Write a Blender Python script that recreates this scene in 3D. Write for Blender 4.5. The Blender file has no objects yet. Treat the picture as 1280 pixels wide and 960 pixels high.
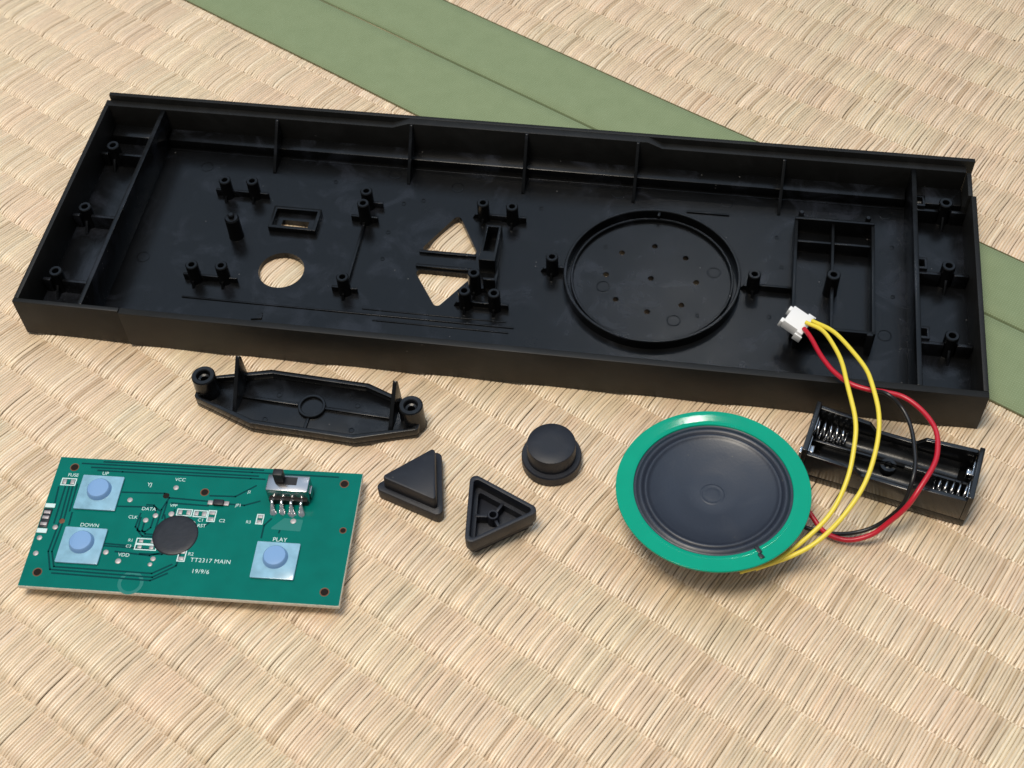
import bpy, bmesh, math, random
import numpy as np
from mathutils import Matrix, Vector

random.seed(7)
rng = np.random.default_rng(11)
S = 0.001                      # everything below is written in millimetres
SC = bpy.context.scene
COL = SC.collection

# ------------------------------------------------------------------ camera
PITCH, ROLL, DIST = 0.9318, -0.0613, 400.0
fw = Vector((0, math.cos(PITCH), -math.sin(PITCH)))
r0 = Vector((1, 0, 0)); u0 = r0.cross(fw)
rt = math.cos(ROLL) * r0 + math.sin(ROLL) * u0
up = -math.sin(ROLL) * r0 + math.cos(ROLL) * u0
cam_data = bpy.data.cameras.new('camera')
cam_data.sensor_width = 36.0
cam_data.lens = 1726.0 / 1280.0 * 36.0
cam_data.clip_start = 0.01
cam_data.clip_end = 50.0
cam = bpy.data.objects.new('camera', cam_data)
COL.objects.link(cam)
m = Matrix.Identity(4)
for i, v in enumerate((rt, up, -fw)):
    for j in range(3):
        m[j][i] = v[j]
m.translation = -fw * DIST * S
cam.matrix_world = m
cam_data.dof.use_dof = True
cam_data.dof.focus_distance = 0.40
cam_data.dof.aperture_fstop = 30.0
SC.camera = cam

# ------------------------------------------------------------------ world and lamps
world = bpy.data.worlds.new('World')
SC.world = world
world.use_nodes = True
bg = world.node_tree.nodes['Background']
bg.inputs['Color'].default_value = (0.86, 0.94, 1.0, 1)
bg.inputs['Strength'].default_value = 0.22


def area(name, loc, target, sx, sy, power, col, shape='RECTANGLE'):
    d = bpy.data.lights.new(name, 'AREA')
    d.shape = shape
    d.size = sx
    d.size_y = sy
    d.energy = power
    d.color = col
    o = bpy.data.objects.new(name, d)
    o.location = loc
    o.rotation_euler = (Vector(target) - Vector(loc)).to_track_quat('-Z', 'Y').to_euler()
    COL.objects.link(o)
    return o


area('room_light', (-0.20, -0.13, 1.22), (0, 0, 0), 0.38, 0.38, 13.0, (1.0, 0.89, 0.735))
area('ceiling_bounce', (0.10, 0.80, 1.90), (0.08, 0.35, 0), 2.8, 2.4, 22.0, (0.55, 0.74, 1.0))
area('ceiling_lamp', (0.224, 0.82, 1.05), (0.04, -0.02, 0), 0.025, 0.025, 0.30, (1.0, 0.96, 0.90), 'DISK')
SC.view_settings.view_transform = 'Standard'
SC.view_settings.look = 'None'
SC.view_settings.exposure = 0.0
SC.view_settings.gamma = 1.0


# ------------------------------------------------------------------ materials
def mat(name, col, rough=0.5, spec=0.5, metal=0.0, coat=0.0, coat_rough=0.1, noise=0.0, nscale=400.0,
        bump=0.0, bscale=1500.0, rvar=0.0):
    mt = bpy.data.materials.new(name)
    mt.use_nodes = True
    nt = mt.node_tree
    b = nt.nodes['Principled BSDF']
    b.inputs['Base Color'].default_value = (*col, 1)
    b.inputs['Roughness'].default_value = rough
    b.inputs['Specular IOR Level'].default_value = spec
    b.inputs['Metallic'].default_value = metal
    b.inputs['Coat Weight'].default_value = coat
    b.inputs['Coat Roughness'].default_value = coat_rough
    tc = nt.nodes.new('ShaderNodeTexCoord')
    if noise or rvar:
        n = nt.nodes.new('ShaderNodeTexNoise')
        n.inputs['Scale'].default_value = nscale
        n.inputs['Detail'].default_value = 6.0
        nt.links.new(tc.outputs['Object'], n.inputs['Vector'])
        if noise:
            rmp = nt.nodes.new('ShaderNodeValToRGB')
            rmp.color_ramp.elements[0].position = 0.3
            rmp.color_ramp.elements[1].position = 0.7
            rmp.color_ramp.elements[0].color = tuple(max(0, c * (1 - noise)) for c in col) + (1,)
            rmp.color_ramp.elements[1].color = tuple(min(1, c * (1 + noise)) for c in col) + (1,)
            nt.links.new(n.outputs['Fac'], rmp.inputs['Fac'])
            nt.links.new(rmp.outputs['Color'], b.inputs['Base Color'])
        if rvar:
            mr = nt.nodes.new('ShaderNodeMapRange')
            mr.inputs['From Min'].default_value = 0.3
            mr.inputs['From Max'].default_value = 0.7
            mr.inputs['To Min'].default_value = max(0.02, rough - rvar)
            mr.inputs['To Max'].default_value = rough + rvar
            nt.links.new(n.outputs['Fac'], mr.inputs['Value'])
            nt.links.new(mr.outputs['Result'], b.inputs['Roughness'])
    if bump:
        n2 = nt.nodes.new('ShaderNodeTexNoise')
        n2.inputs['Scale'].default_value = bscale
        n2.inputs['Detail'].default_value = 3.0
        nt.links.new(tc.outputs['Object'], n2.inputs['Vector'])
        bp = nt.nodes.new('ShaderNodeBump')
        bp.inputs['Strength'].default_value = bump
        bp.inputs['Distance'].default_value = 0.0002
        nt.links.new(n2.outputs['Fac'], bp.inputs['Height'])
        nt.links.new(bp.outputs['Normal'], b.inputs['Normal'])
    return mt


M = {}
M['case'] = mat('black_case_plastic', (0.0028, 0.0030, 0.0034), 0.25, 0.26, noise=0.15, nscale=90, bump=0.08, bscale=2600, rvar=0.025)
M['outer'] = mat('textured_black_plastic', (0.0075, 0.0074, 0.0070), 0.48, 0.28, noise=0.12, nscale=200, bump=0.25, bscale=3500, rvar=0.03)
M['button'] = mat('matt_black_plastic', (0.0090, 0.0108, 0.0175), 0.46, 0.36, bump=0.25, bscale=4000, rvar=0.05, nscale=300)
M['bracket'] = mat('black_bracket_plastic', (0.0032, 0.0034, 0.0040), 0.26, 0.32, bump=0.1, bscale=2500, rvar=0.06, nscale=120)
M['holder'] = mat('glossy_black_plastic', (0.005, 0.0051, 0.0055), 0.22, 0.5, bump=0.06, bscale=1500, rvar=0.08, nscale=200)
M['mask'] = mat('green_solder_mask', (0.0002, 0.143, 0.116), 0.22, 0.10, coat=0.0, coat_rough=0.15, noise=0.08, nscale=160)
M['trace'] = mat('dark_green_trace', (0.0002, 0.048, 0.050), 0.25, 0.10)
M['lightmask'] = mat('pale_green_mask', (0.002, 0.165, 0.135), 0.30, 0.5)
M['fr4'] = mat('board_core', (0.74, 0.71, 0.64), 0.6, 0.3, noise=0.15, nscale=900)
M['silk'] = mat('white_silkscreen', (0.60, 0.76, 0.76), 0.6, 0.3)
M['tin'] = mat('tinned_pad', (0.40, 0.36, 0.36), 0.45, 0.5, metal=0.45, noise=0.2, nscale=900)
M['copper'] = mat('drilled_copper', (0.16, 0.065, 0.035), 0.6, 0.3, metal=0.2)
M['hole'] = mat('hole_dark', (0.012, 0.008, 0.006), 0.8, 0.2)
M['solder'] = mat('bright_solder', (0.86, 0.87, 0.88), 0.16, 0.5, metal=1.0)
M['steel'] = mat('steel', (0.40, 0.39, 0.39), 0.24, 0.5, metal=1.0)
M['spring'] = mat('spring_steel', (0.50, 0.50, 0.51), 0.16, 0.5, metal=1.0)
M['chipblack'] = mat('chip_resin', (0.0105, 0.0120, 0.0175), 0.42, 0.38, noise=0.2, nscale=500, bump=0.2, bscale=900)
M['film'] = mat('pale_blue_film', (0.235, 0.44, 0.58), 0.22, 0.5, coat=0.5, coat_rough=0.08, noise=0.14, nscale=350)
M['dome'] = mat('blue_dome', (0.185, 0.34, 0.60), 0.25, 0.5, coat=0.4, coat_rough=0.12)
M['lever'] = mat('black_lever', (0.010, 0.010, 0.011), 0.45, 0.4)
M['rim'] = mat('green_gasket', (0.0003, 0.315, 0.200), 0.07, 0.16, coat=0.0, coat_rough=0.12, noise=0.04, nscale=120)
M['cone'] = mat('black_speaker_paper', (0.014, 0.019, 0.033), 0.40, 0.55, bump=0.12, bscale=1500, rvar=0.03, nscale=250)
M['white'] = mat('white_nylon', (0.80, 0.80, 0.80), 0.45, 0.4)
M['yellow'] = mat('yellow_wire', (0.84, 0.68, 0.07), 0.38, 0.5)
M['red'] = mat('red_wire', (0.50, 0.010, 0.028), 0.34, 0.5)
M['black'] = mat('black_wire', (0.008, 0.008, 0.009), 0.34, 0.5)


def add_smudge(mt, scale, col):
    """Handled plastic: faint greasy patches, paler and a little rougher."""
    nt = mt.node_tree
    b = nt.nodes['Principled BSDF']
    tc = nt.nodes.new('ShaderNodeTexCoord')
    n = nt.nodes.new('ShaderNodeTexNoise')
    n.inputs['Scale'].default_value = scale
    n.inputs['Detail'].default_value = 7.0
    n.inputs['Roughness'].default_value = 0.62
    n.inputs['Distortion'].default_value = 0.8
    nt.links.new(tc.outputs['Object'], n.inputs['Vector'])
    mr = nt.nodes.new('ShaderNodeMapRange')
    mr.inputs['From Min'].default_value = 0.52
    mr.inputs['From Max'].default_value = 0.74
    nt.links.new(n.outputs['Fac'], mr.inputs['Value'])
    mx = nt.nodes.new('ShaderNodeMix')
    mx.data_type = 'RGBA'
    if b.inputs['Base Color'].is_linked:
        nt.links.new(b.inputs['Base Color'].links[0].from_socket, mx.inputs['A'])
    else:
        mx.inputs['A'].default_value = b.inputs['Base Color'].default_value
    mx.inputs['B'].default_value = (*col, 1)
    nt.links.new(mr.outputs['Result'], mx.inputs['Factor'])
    nt.links.new(mx.outputs['Result'], b.inputs['Base Color'])


def add_dust(mt, scale, size, amount):
    """Sparse lint and dust specks lying on a dark moulding."""
    nt = mt.node_tree
    b = nt.nodes['Principled BSDF']
    tc = nt.nodes.new('ShaderNodeTexCoord')
    vo = nt.nodes.new('ShaderNodeTexVoronoi')
    vo.inputs['Scale'].default_value = scale
    vo.inputs['Randomness'].default_value = 1.0
    nt.links.new(tc.outputs['Object'], vo.inputs['Vector'])
    lt = nt.nodes.new('ShaderNodeMath')
    lt.operation = 'LESS_THAN'
    lt.inputs[1].default_value = size
    nt.links.new(vo.outputs['Distance'], lt.inputs[0])
    sep = nt.nodes.new('ShaderNodeSeparateColor')
    nt.links.new(vo.outputs['Color'], sep.inputs[0])
    gt = nt.nodes.new('ShaderNodeMath')
    gt.operation = 'LESS_THAN'
    gt.inputs[1].default_value = amount
    nt.links.new(sep.outputs[0], gt.inputs[0])
    mu = nt.nodes.new('ShaderNodeMath')
    mu.operation = 'MULTIPLY'
    nt.links.new(lt.outputs[0], mu.inputs[0])
    nt.links.new(gt.outputs[0], mu.inputs[1])
    mx = nt.nodes.new('ShaderNodeMix')
    mx.data_type = 'RGBA'
    src = b.inputs['Base Color'].links[0].from_socket if b.inputs['Base Color'].is_linked else None
    if src:
        nt.links.new(src, mx.inputs['A'])
    else:
        mx.inputs['A'].default_value = b.inputs['Base Color'].default_value
    mx.inputs['B'].default_value = (0.055, 0.053, 0.052, 1)
    nt.links.new(mu.outputs[0], mx.inputs['Factor'])
    nt.links.new(mx.outputs['Result'], b.inputs['Base Color'])


add_smudge(M['case'], 70, (0.016, 0.018, 0.024))
add_smudge(M['bracket'], 110, (0.014, 0.016, 0.020))
add_smudge(M['button'], 160, (0.017, 0.019, 0.026))
add_smudge(M['outer'], 60, (0.013, 0.013, 0.013))
add_smudge(M['cone'], 90, (0.024, 0.028, 0.040))
add_dust(M['case'], 420, 0.10, 0.06)
add_dust(M['outer'], 420, 0.10, 0.05)
add_dust(M['bracket'], 420, 0.10, 0.06)
add_dust(M['button'], 600, 0.13, 0.12)
add_dust(M['cone'], 600, 0.12, 0.10)


def rush_material():
    mt = bpy.data.materials.new('woven_rush')
    mt.use_nodes = True
    nt = mt.node_tree
    b = nt.nodes['Principled BSDF']
    at = nt.nodes.new('ShaderNodeAttribute')
    at.attribute_name = 'strand'
    tc = nt.nodes.new('ShaderNodeTexCoord')
    mp = nt.nodes.new('ShaderNodeMapping')
    mp.inputs['Rotation'].default_value = (0, 0, 0)
    mp.inputs['Scale'].default_value = (2600, 260, 900)     # streaks run along the stalk
    nz = nt.nodes.new('ShaderNodeTexNoise')
    nz.inputs['Scale'].default_value = 1.0
    nz.inputs['Detail'].default_value = 4.0
    nt.links.new(tc.outputs['Object'], mp.inputs['Vector'])
    nt.links.new(mp.outputs['Vector'], nz.inputs['Vector'])
    mr = nt.nodes.new('ShaderNodeMapRange')
    mr.inputs['From Min'].default_value = 0.25
    mr.inputs['From Max'].default_value = 0.75
    mr.inputs['To Min'].default_value = 0.86
    mr.inputs['To Max'].default_value = 1.12
    nt.links.new(nz.outputs['Fac'], mr.inputs['Value'])
    vm = nt.nodes.new('ShaderNodeVectorMath')
    vm.operation = 'SCALE'
    nt.links.new(at.outputs['Color'], vm.inputs[0])
    nt.links.new(mr.outputs['Result'], vm.inputs['Scale'])
    nt.links.new(vm.outputs['Vector'], b.inputs['Base Color'])
    b.inputs['Roughness'].default_value = 0.36
    b.inputs['Specular IOR Level'].default_value = 0.85
    return mt


def cloth_material():
    mt = bpy.data.materials.new('green_border_cloth')
    mt.use_nodes = True
    nt = mt.node_tree
    b = nt.nodes['Principled BSDF']
    tc = nt.nodes.new('ShaderNodeTexCoord')
    w1 = nt.nodes.new('ShaderNodeTexWave')
    w1.bands_direction = 'X'
    w1.inputs['Scale'].default_value = 420
    w1.inputs['Distortion'].default_value = 0.6
    w1.inputs['Detail'].default_value = 1.0
    w2 = nt.nodes.new('ShaderNodeTexWave')
    w2.bands_direction = 'Y'
    w2.inputs['Scale'].default_value = 420
    w2.inputs['Distortion'].default_value = 0.6
    w2.inputs['Detail'].default_value = 1.0
    nz = nt.nodes.new('ShaderNodeTexNoise')
    nz.inputs['Scale'].default_value = 160
    nz.inputs['Detail'].default_value = 8
    for n in (w1, w2, nz):
        nt.links.new(tc.outputs['Object'], n.inputs['Vector'])
    mul = nt.nodes.new('ShaderNodeMath')
    mul.operation = 'MULTIPLY'
    nt.links.new(w1.outputs['Fac'], mul.inputs[0])
    nt.links.new(w2.outputs['Fac'], mul.inputs[1])
    add = nt.nodes.new('ShaderNodeMath')
    add.operation = 'MULTIPLY_ADD'
    add.inputs[1].default_value = 0.55
    nt.links.new(mul.outputs[0], add.inputs[0])
    half = nt.nodes.new('ShaderNodeMath')
    half.operation = 'MULTIPLY_ADD'
    half.inputs[1].default_value = 0.35
    half.inputs[2].default_value = 0.22
    nt.links.new(nz.outputs['Fac'], half.inputs[0])
    nt.links.new(half.outputs[0], add.inputs[2])
    rp = nt.nodes.new('ShaderNodeValToRGB')
    rp.color_ramp.elements[0].position = 0.35
    rp.color_ramp.elements[0].color = (0.200, 0.255, 0.138, 1)
    rp.color_ramp.elements[1].position = 0.85
    rp.color_ramp.elements[1].color = (0.272, 0.332, 0.192, 1)
    nt.links.new(add.outputs[0], rp.inputs['Fac'])
    nt.links.new(rp.outputs['Color'], b.inputs['Base Color'])
    bp = nt.nodes.new('ShaderNodeBump')
    bp.inputs['Strength'].default_value = 0.5
    bp.inputs['Distance'].default_value = 0.0003
    nt.links.new(mul.outputs[0], bp.inputs['Height'])
    nt.links.new(bp.outputs['Normal'], b.inputs['Normal'])
    b.inputs['Roughness'].default_value = 0.75
    b.inputs['Specular IOR Level'].default_value = 0.25
    return mt


M['rush'] = rush_material()
M['cloth'] = cloth_material()
M['edge_line'] = mat('dark_olive_line', (0.115, 0.105, 0.050), 0.8, 0.2, noise=0.3, nscale=1500)
M['straw'] = mat('straw_core', (0.50, 0.37, 0.25), 0.8, 0.2, noise=0.2, nscale=300)


# ------------------------------------------------------------------ mesh helpers
class MB:
    def __init__(self):
        self.v = []
        self.f = []

    def add(self, vs, fs):
        o = len(self.v)
        self.v += [tuple(p) for p in vs]
        self.f += [tuple(i + o for i in q) for q in fs]
        return self

    def box(self, x0, x1, y0, y1, z0, z1):
        return self.prism([(x0, y0), (x1, y0), (x1, y1), (x0, y1)], z0, z1)

    def prism(self, poly, z0, z1, top=None):
        n = len(poly)
        top = top or poly
        vs = [(x, y, z0) for x, y in poly] + [(x, y, z1) for x, y in top]
        fs = [tuple(range(n - 1, -1, -1)), tuple(range(n, 2 * n))]
        fs += [(i, (i + 1) % n, n + (i + 1) % n, n + i) for i in range(n)]
        return self.add(vs, fs)

    def tubeprism(self, outer, inner, z0, z1):          # ring-shaped prism, same vertex count
        n = len(outer)
        vs = [(x, y, z0) for x, y in outer] + [(x, y, z1) for x, y in outer] + \
             [(x, y, z0) for x, y in inner] + [(x, y, z1) for x, y in inner]
        fs = []
        for i in range(n):
            j = (i + 1) % n
            fs += [(i, j, n + j, n + i), (2 * n + j, 2 * n + i, 3 * n + i, 3 * n + j),
                   (n + i, n + j, 3 * n + j, 3 * n + i), (j, i, 2 * n + i, 2 * n + j)]
        return self.add(vs, fs)

    def wedge_y(self, x0, x1, prof):                    # profile in (y, z), extruded along x
        n = len(prof)
        vs = [(x0, y, z) for y, z in prof] + [(x1, y, z) for y, z in prof]
        fs = [tuple(range(n - 1, -1, -1)), tuple(range(n, 2 * n))]
        fs += [(i, (i + 1) % n, n + (i + 1) % n, n + i) for i in range(n)]
        return self.add(vs, fs)

    def wedge_x(self, y0, y1, prof):                    # profile in (x, z), extruded along y
        n = len(prof)
        vs = [(x, y0, z) for x, z in prof] + [(x, y1, z) for x, z in prof]
        fs = [tuple(range(n)), tuple(range(2 * n - 1, n - 1, -1))]
        fs += [((i + 1) % n, i, n + i, n + (i + 1) % n) for i in range(n)]
        return self.add(vs, fs)

    def lathe(self, cx, cy, prof, seg=32):              # profile (r, z) from outside bottom over the top to the axis
        vs, fs, rings = [], [], []
        for r, z in prof:
            if r < 1e-6:
                rings.append([len(vs)])
                vs.append((cx, cy, z))
            else:
                rings.append(list(range(len(vs), len(vs) + seg)))
                vs += [(cx + r * math.cos(2 * math.pi * k / seg), cy + r * math.sin(2 * math.pi * k / seg), z) for k in range(seg)]
        for a, b in zip(rings[:-1], rings[1:]):
            for k in range(seg):
                l = (k + 1) % seg
                if len(a) == 1:
                    fs.append((a[0], b[l], b[k]))
                elif len(b) == 1:
                    fs.append((a[k], a[l], b[0]))
                else:
                    fs.append((a[k], a[l], b[l], b[k]))
        return self.add(vs, fs)

    def tube(self, pts, r, seg=10, caps=True):
        P = [Vector(p) for p in pts]
        n = len(P)
        vs, fs = [], []
        nrm = None
        for i in range(n):
            t = (P[min(i + 1, n - 1)] - P[max(i - 1, 0)]).normalized()
            if nrm is None:
                nrm = t.orthogonal().normalized()
            nrm = (nrm - t * nrm.dot(t)).normalized()
            b = t.cross(nrm)
            rr = r[i] if isinstance(r, (list, tuple)) else r
            for k in range(seg):
                a = 2 * math.pi * k / seg
                vs.append(tuple(P[i] + (nrm * math.cos(a) + b * math.sin(a)) * rr))
        for i in range(n - 1):
            for k in range(seg):
                l = (k + 1) % seg
                fs.append((i * seg + k, i * seg + l, (i + 1) * seg + l, (i + 1) * seg + k))
        if caps:
            fs.append(tuple(range(seg - 1, -1, -1)))
            fs.append(tuple(range((n - 1) * seg, n * seg)))
        return self.add(vs, fs)

    def mesh(self, name, material, bevel=0.0, seg=2, angle=32):
        me = bpy.data.meshes.new(name)
        bm = bmesh.new()
        vs = [bm.verts.new((x * S, y * S, z * S)) for x, y, z in self.v]
        for q in self.f:
            try:
                bm.faces.new([vs[i] for i in q])
            except ValueError:
                pass
        bmesh.ops.recalc_face_normals(bm, faces=bm.faces)
        if bevel:
            bm.edges.ensure_lookup_table()
            es = [e for e in bm.edges if len(e.link_faces) == 2 and e.calc_face_angle(0) > math.radians(35)]
            bmesh.ops.bevel(bm, geom=es, offset=bevel * S, segments=seg, affect='EDGES', profile=0.5, clamp_overlap=True)
        bm.to_mesh(me)
        bm.free()
        me.shade_smooth()
        me.set_sharp_from_angle(angle=math.radians(angle))
        me.materials.append(M[material] if isinstance(material, str) else material)
        return me

    def build(self, name, material, parent=None, bevel=0.0, seg=2, angle=32, loc=None):
        o = bpy.data.objects.new(name, self.mesh(name, material, bevel, seg, angle))
        COL.objects.link(o)
        if parent:
            o.parent = parent
        if loc:
            o.location = [c * S for c in loc]
        return o


def share(src, parent, loc, rz=0.0):                    # another piece with the same mesh data
    o = src.copy()
    COL.objects.link(o)
    o.parent = parent
    o.location = [c * S for c in loc]
    o.rotation_euler = (0, 0, rz)
    return o


def empty(name, loc, rz=0.0, label=None, cat=None, group=None):
    o = bpy.data.objects.new(name, None)
    o.empty_display_size = 0.01
    o.location = [c * S for c in loc]
    o.rotation_euler = (0, 0, rz)
    COL.objects.link(o)
    if label:
        o['label'] = label
    if cat:
        o['category'] = cat
    if group:
        o['group'] = group
    return o


def circle(cx, cy, r, n=32, a0=0.0):
    return [(cx + r * math.cos(a0 + 2 * math.pi * k / n), cy + r * math.sin(a0 + 2 * math.pi * k / n)) for k in range(n)]


def rounded(poly, r, n=6):                              # convex polygon, counter-clockwise, rounded corners
    out = []
    N = len(poly)
    for i in range(N):
        p0, p, p1 = (Vector((*poly[(i + k) % N], 0)) for k in (-1, 0, 1))
        a = (p0 - p).normalized()
        b = (p1 - p).normalized()
        half = a.angle(b) / 2
        d = r / math.tan(half)
        c = p + (a + b).normalized() * (r / math.sin(half))
        s = p + a * d - c
        e = p + b * d - c
        ang0 = math.atan2(s.y, s.x)
        ang1 = math.atan2(e.y, e.x)
        da = (ang1 - ang0 + math.pi) % (2 * math.pi) - math.pi
        for k in range(n + 1):
            t = ang0 + da * k / n
            out.append((c.x + r * math.cos(t), c.y + r * math.sin(t)))
    return out


def spline(pts, n=10):                                  # Catmull-Rom through the points
    P = [Vector(p) for p in pts]
    P = [2 * P[0] - P[1]] + P + [2 * P[-1] - P[-2]]
    out = []
    for i in range(1, len(P) - 2):
        a, b, c, d = P[i - 1:i + 3]
        for k in range(n):
            t = k / n
            out.append(0.5 * ((2 * b) + (c - a) * t + (2 * a - 5 * b + 4 * c - d) * t * t + (3 * b - a - 3 * c + d) * t ** 3))
    out.append(P[-2])
    return out


# ------------------------------------------------------------------ the tatami floor
ANG = math.radians(-39.27)                              # rows and cloth borders run this way
PITCHR = 13.7                                           # row spacing
VALLEY = -66.9
NEAR_EDGE, SEAM, FAR_EDGE = 73.4, 101.7, 126.6          # across the borders


def weave(name, t_lo, t_hi, s_lo, s_hi, parent, phase):
    """Rush stalks: each row of stalks arches between two valleys of the warp."""
    k0 = math.floor((t_lo - VALLEY) / PITCHR)
    k1 = math.ceil((t_hi - VALLEY) / PITCHR)
    NU, NC = 9, 6
    u = np.linspace(0, 1, NU)
    V, F, C = [], [], []
    base = 0
    pal = np.array([(0.68, 0.530, 0.370), (0.74, 0.600, 0.440), (0.62, 0.470, 0.315), (0.68, 0.520, 0.385),
                    (0.65, 0.540, 0.360), (0.80, 0.690, 0.540), (0.50, 0.360, 0.230)])
    wts = np.array([0.26, 0.22, 0.16, 0.12, 0.12, 0.08, 0.04])
    tone = np.cumsum(rng.normal(0, 0.05, 4000))
    for k in range(k0, k1):
        ta, tb = VALLEY + PITCHR * k, VALLEY + PITCHR * (k + 1)
        n = int((s_hi - s_lo) / 0.88)
        w = np.clip(rng.normal(0.88, 0.09, n), 0.62, 1.15)
        gap = np.where(rng.random(n) < 0.03, rng.uniform(0.05, 0.2, n), 0.0)
        s = s_lo + np.cumsum(w + gap) + rng.uniform(0, 1.2)
        ia = rng.normal(0, 0.12, n)
        ib = rng.normal(0, 0.12, n)
        amp = 0.92 + rng.normal(0, 0.025, n)
        lift = rng.normal(0, 0.035, n)
        slant = rng.normal(0, 0.006, n) + 0.012 * np.sin(s / 37.0 + k) + (0.03 if k % 2 else -0.01)
        bow = rng.normal(0, 0.05, n)
        # neighbouring stalks come from the same bundle: tone wanders slowly along a row
        walk = np.cumsum(rng.normal(0, 0.34, n))
        walk = np.convolve(walk - np.convolve(walk, np.ones(61) / 61, 'same'), np.ones(3) / 3, 'same')
        base_c = np.array([0.740, 0.586, 0.410])
        col = base_c[None, :] * (0.985 + 0.026 * np.clip(walk, -2, 2) + rng.normal(0, 0.055, n))[:, None]
        hue = np.cumsum(rng.normal(0, 0.25, n))
        hue = np.clip(hue - np.convolve(hue, np.ones(81) / 81, 'same'), -1.5, 1.5) + rng.normal(0, 0.3, n)
        col = col * (1 + hue[:, None] * np.array([0.012, -0.012, -0.004])[None, :])
        pale = rng.random(n)
        col = np.where((pale < 0.10)[:, None], col * np.array([1.10, 1.14, 1.19]), col)
        col = np.where((pale > 0.96)[:, None], col * np.array([0.80, 0.76, 0.70]), col)
        t0 = np.maximum(ta - 0.15 + ia, t_lo)
        t1 = np.minimum(tb + 0.15 + ib, t_hi)
        ok = t1 - t0 > 1.0
        uu = u[None, :]
        tt = t0[:, None] * (1 - uu) + t1[:, None] * uu                       # n x NU
        ph = np.clip((tt - ta) / PITCHR, 0.0, 1.0)
        arch = np.sin(np.pi * ph ** 0.58)
        zc = -1.24 + amp[:, None] * arch + lift[:, None] * arch
        zc = zc - 0.65 * np.clip((tt - (t_hi - 3.6)) / 3.0, 0, 1) - 0.65 * np.clip((t_lo + 3.6 - tt) / 3.0, 0, 1)
        sc = s[:, None] + slant[:, None] * (tt - (ta + tb) / 2) + bow[:, None] * (arch - 0.5)
        hw = (w * 0.51)[:, None] * (0.86 + 0.14 * arch)
        th = np.linspace(0, np.pi, NC)
        X = sc[:, :, None] + hw[:, :, None] * np.cos(th)[None, None, :]
        Z = zc[:, :, None] + (0.36 * np.sin(th))[None, None, :]
        Y = np.broadcast_to(tt[:, :, None], X.shape)
        P = np.stack([X, Y, Z], -1)[ok]
        m_ = P.shape[0]
        if m_ == 0:
            continue
        V.append(P.reshape(-1, 3))
        C.append(np.repeat(col[ok], NU * NC, axis=0))
        idx = np.arange(m_ * NU * NC).reshape(m_, NU, NC) + base
        q = np.stack([idx[:, :-1, :-1], idx[:, :-1, 1:], idx[:, 1:, 1:], idx[:, 1:, :-1]], -1).reshape(-1, 4)
        F.append(q)
        base += m_ * NU * NC
    V = np.concatenate(V) * S
    F = np.concatenate(F)
    C = np.concatenate(C)
    me = bpy.data.meshes.new(name)
    me.vertices.add(len(V))
    me.vertices.foreach_set('co', V.astype(np.float32).ravel())
    me.loops.add(F.size)
    me.loops.foreach_set('vertex_index', F.astype(np.int32).ravel())
    me.polygons.add(len(F))
    me.polygons.foreach_set('loop_start', (np.arange(len(F)) * 4).astype(np.int32))
    me.update(calc_edges=True)
    at = me.color_attributes.new('strand', 'FLOAT_COLOR', 'POINT')
    at.data.foreach_set('color', np.concatenate([C, np.ones((len(C), 1))], 1).astype(np.float32).ravel())
    me.shade_smooth()
    me.materials.append(M['rush'])
    o = bpy.data.objects.new(name, me)
    COL.objects.link(o)
    o.parent = parent
    o['kind'] = 'stuff'
    return o


def border(t0, t1, parent, fold_low):
    mb = MB()
    n = 140
    prof = []
    for i in range(9):
        q = i / 8
        t = t0 + (t1 - t0) * q
        edge = min(q, 1 - q) * 8
        z = -0.10 - (0.85 if edge < 0.01 else 0.0) - 0.10 * math.exp(-edge * 1.2)
        prof.append((t, z))
    prof = [(t0, -2.4), (t0, -0.55)] + [(t0 + 0.35, -0.16)] + [(t0 + (t1 - t0) * q / 6, -0.07 + 0.03 * math.sin(q * 2.1)) for q in range(1, 6)] + [(t1 - 0.35, -0.16), (t1, -0.55), (t1, -2.4)]
    xs = np.linspace(-420, 420, n)
    vs, fs = [], []
    m_ = len(prof)
    for x in xs:
        wob = 0.10 * math.sin(x / 31.0) + 0.06 * math.sin(x / 11.0 + 1)
        for t, z in prof:
            vs.append((x, t + wob, z + 0.02 * math.sin(x / 17.0 + t)))
    for i in range(n - 1):
        for j in range(m_ - 1):
            fs.append((i * m_ + j, (i + 1) * m_ + j, (i + 1) * m_ + j + 1, i * m_ + j + 1))
    mb.add(vs, fs)
    o = mb.build('border_cloth', 'cloth', parent, angle=50)
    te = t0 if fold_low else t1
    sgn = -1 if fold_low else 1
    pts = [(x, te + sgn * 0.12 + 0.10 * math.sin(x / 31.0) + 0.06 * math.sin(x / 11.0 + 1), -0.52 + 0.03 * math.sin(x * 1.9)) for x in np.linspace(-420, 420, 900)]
    MB().tube(pts, 0.30, 6).build('border_edge_line', 'edge_line', parent, angle=80)  # narrow dark olive line along the outer edge of the border
    return o


def mat_floor(name, t0, t1, b0, b1, label):
    root = MB().box(-420, 420, t0, t1, -40, -1.14).build(name, 'straw')
    root.rotation_euler = (0, 0, ANG)
    root['kind'] = 'structure'
    root['label'] = label
    return root


near_mat = mat_floor('tatami_mat', -330, SEAM - 0.35, 0, 0, 'woven straw tatami mat under all the parts, green cloth edge behind')
weave('rush_weave', -190, NEAR_EDGE + 0.6, -300, 240, near_mat, 0)
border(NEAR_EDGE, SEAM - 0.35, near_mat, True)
far_mat = mat_floor('tatami_mat', SEAM + 0.35, 420, 0, 0, 'second woven straw tatami mat beyond the green cloth seam')
weave('rush_weave', FAR_EDGE - 0.6, 300, -330, 160, far_mat, 1)
border(SEAM + 0.35, FAR_EDGE, far_mat, False)

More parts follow.
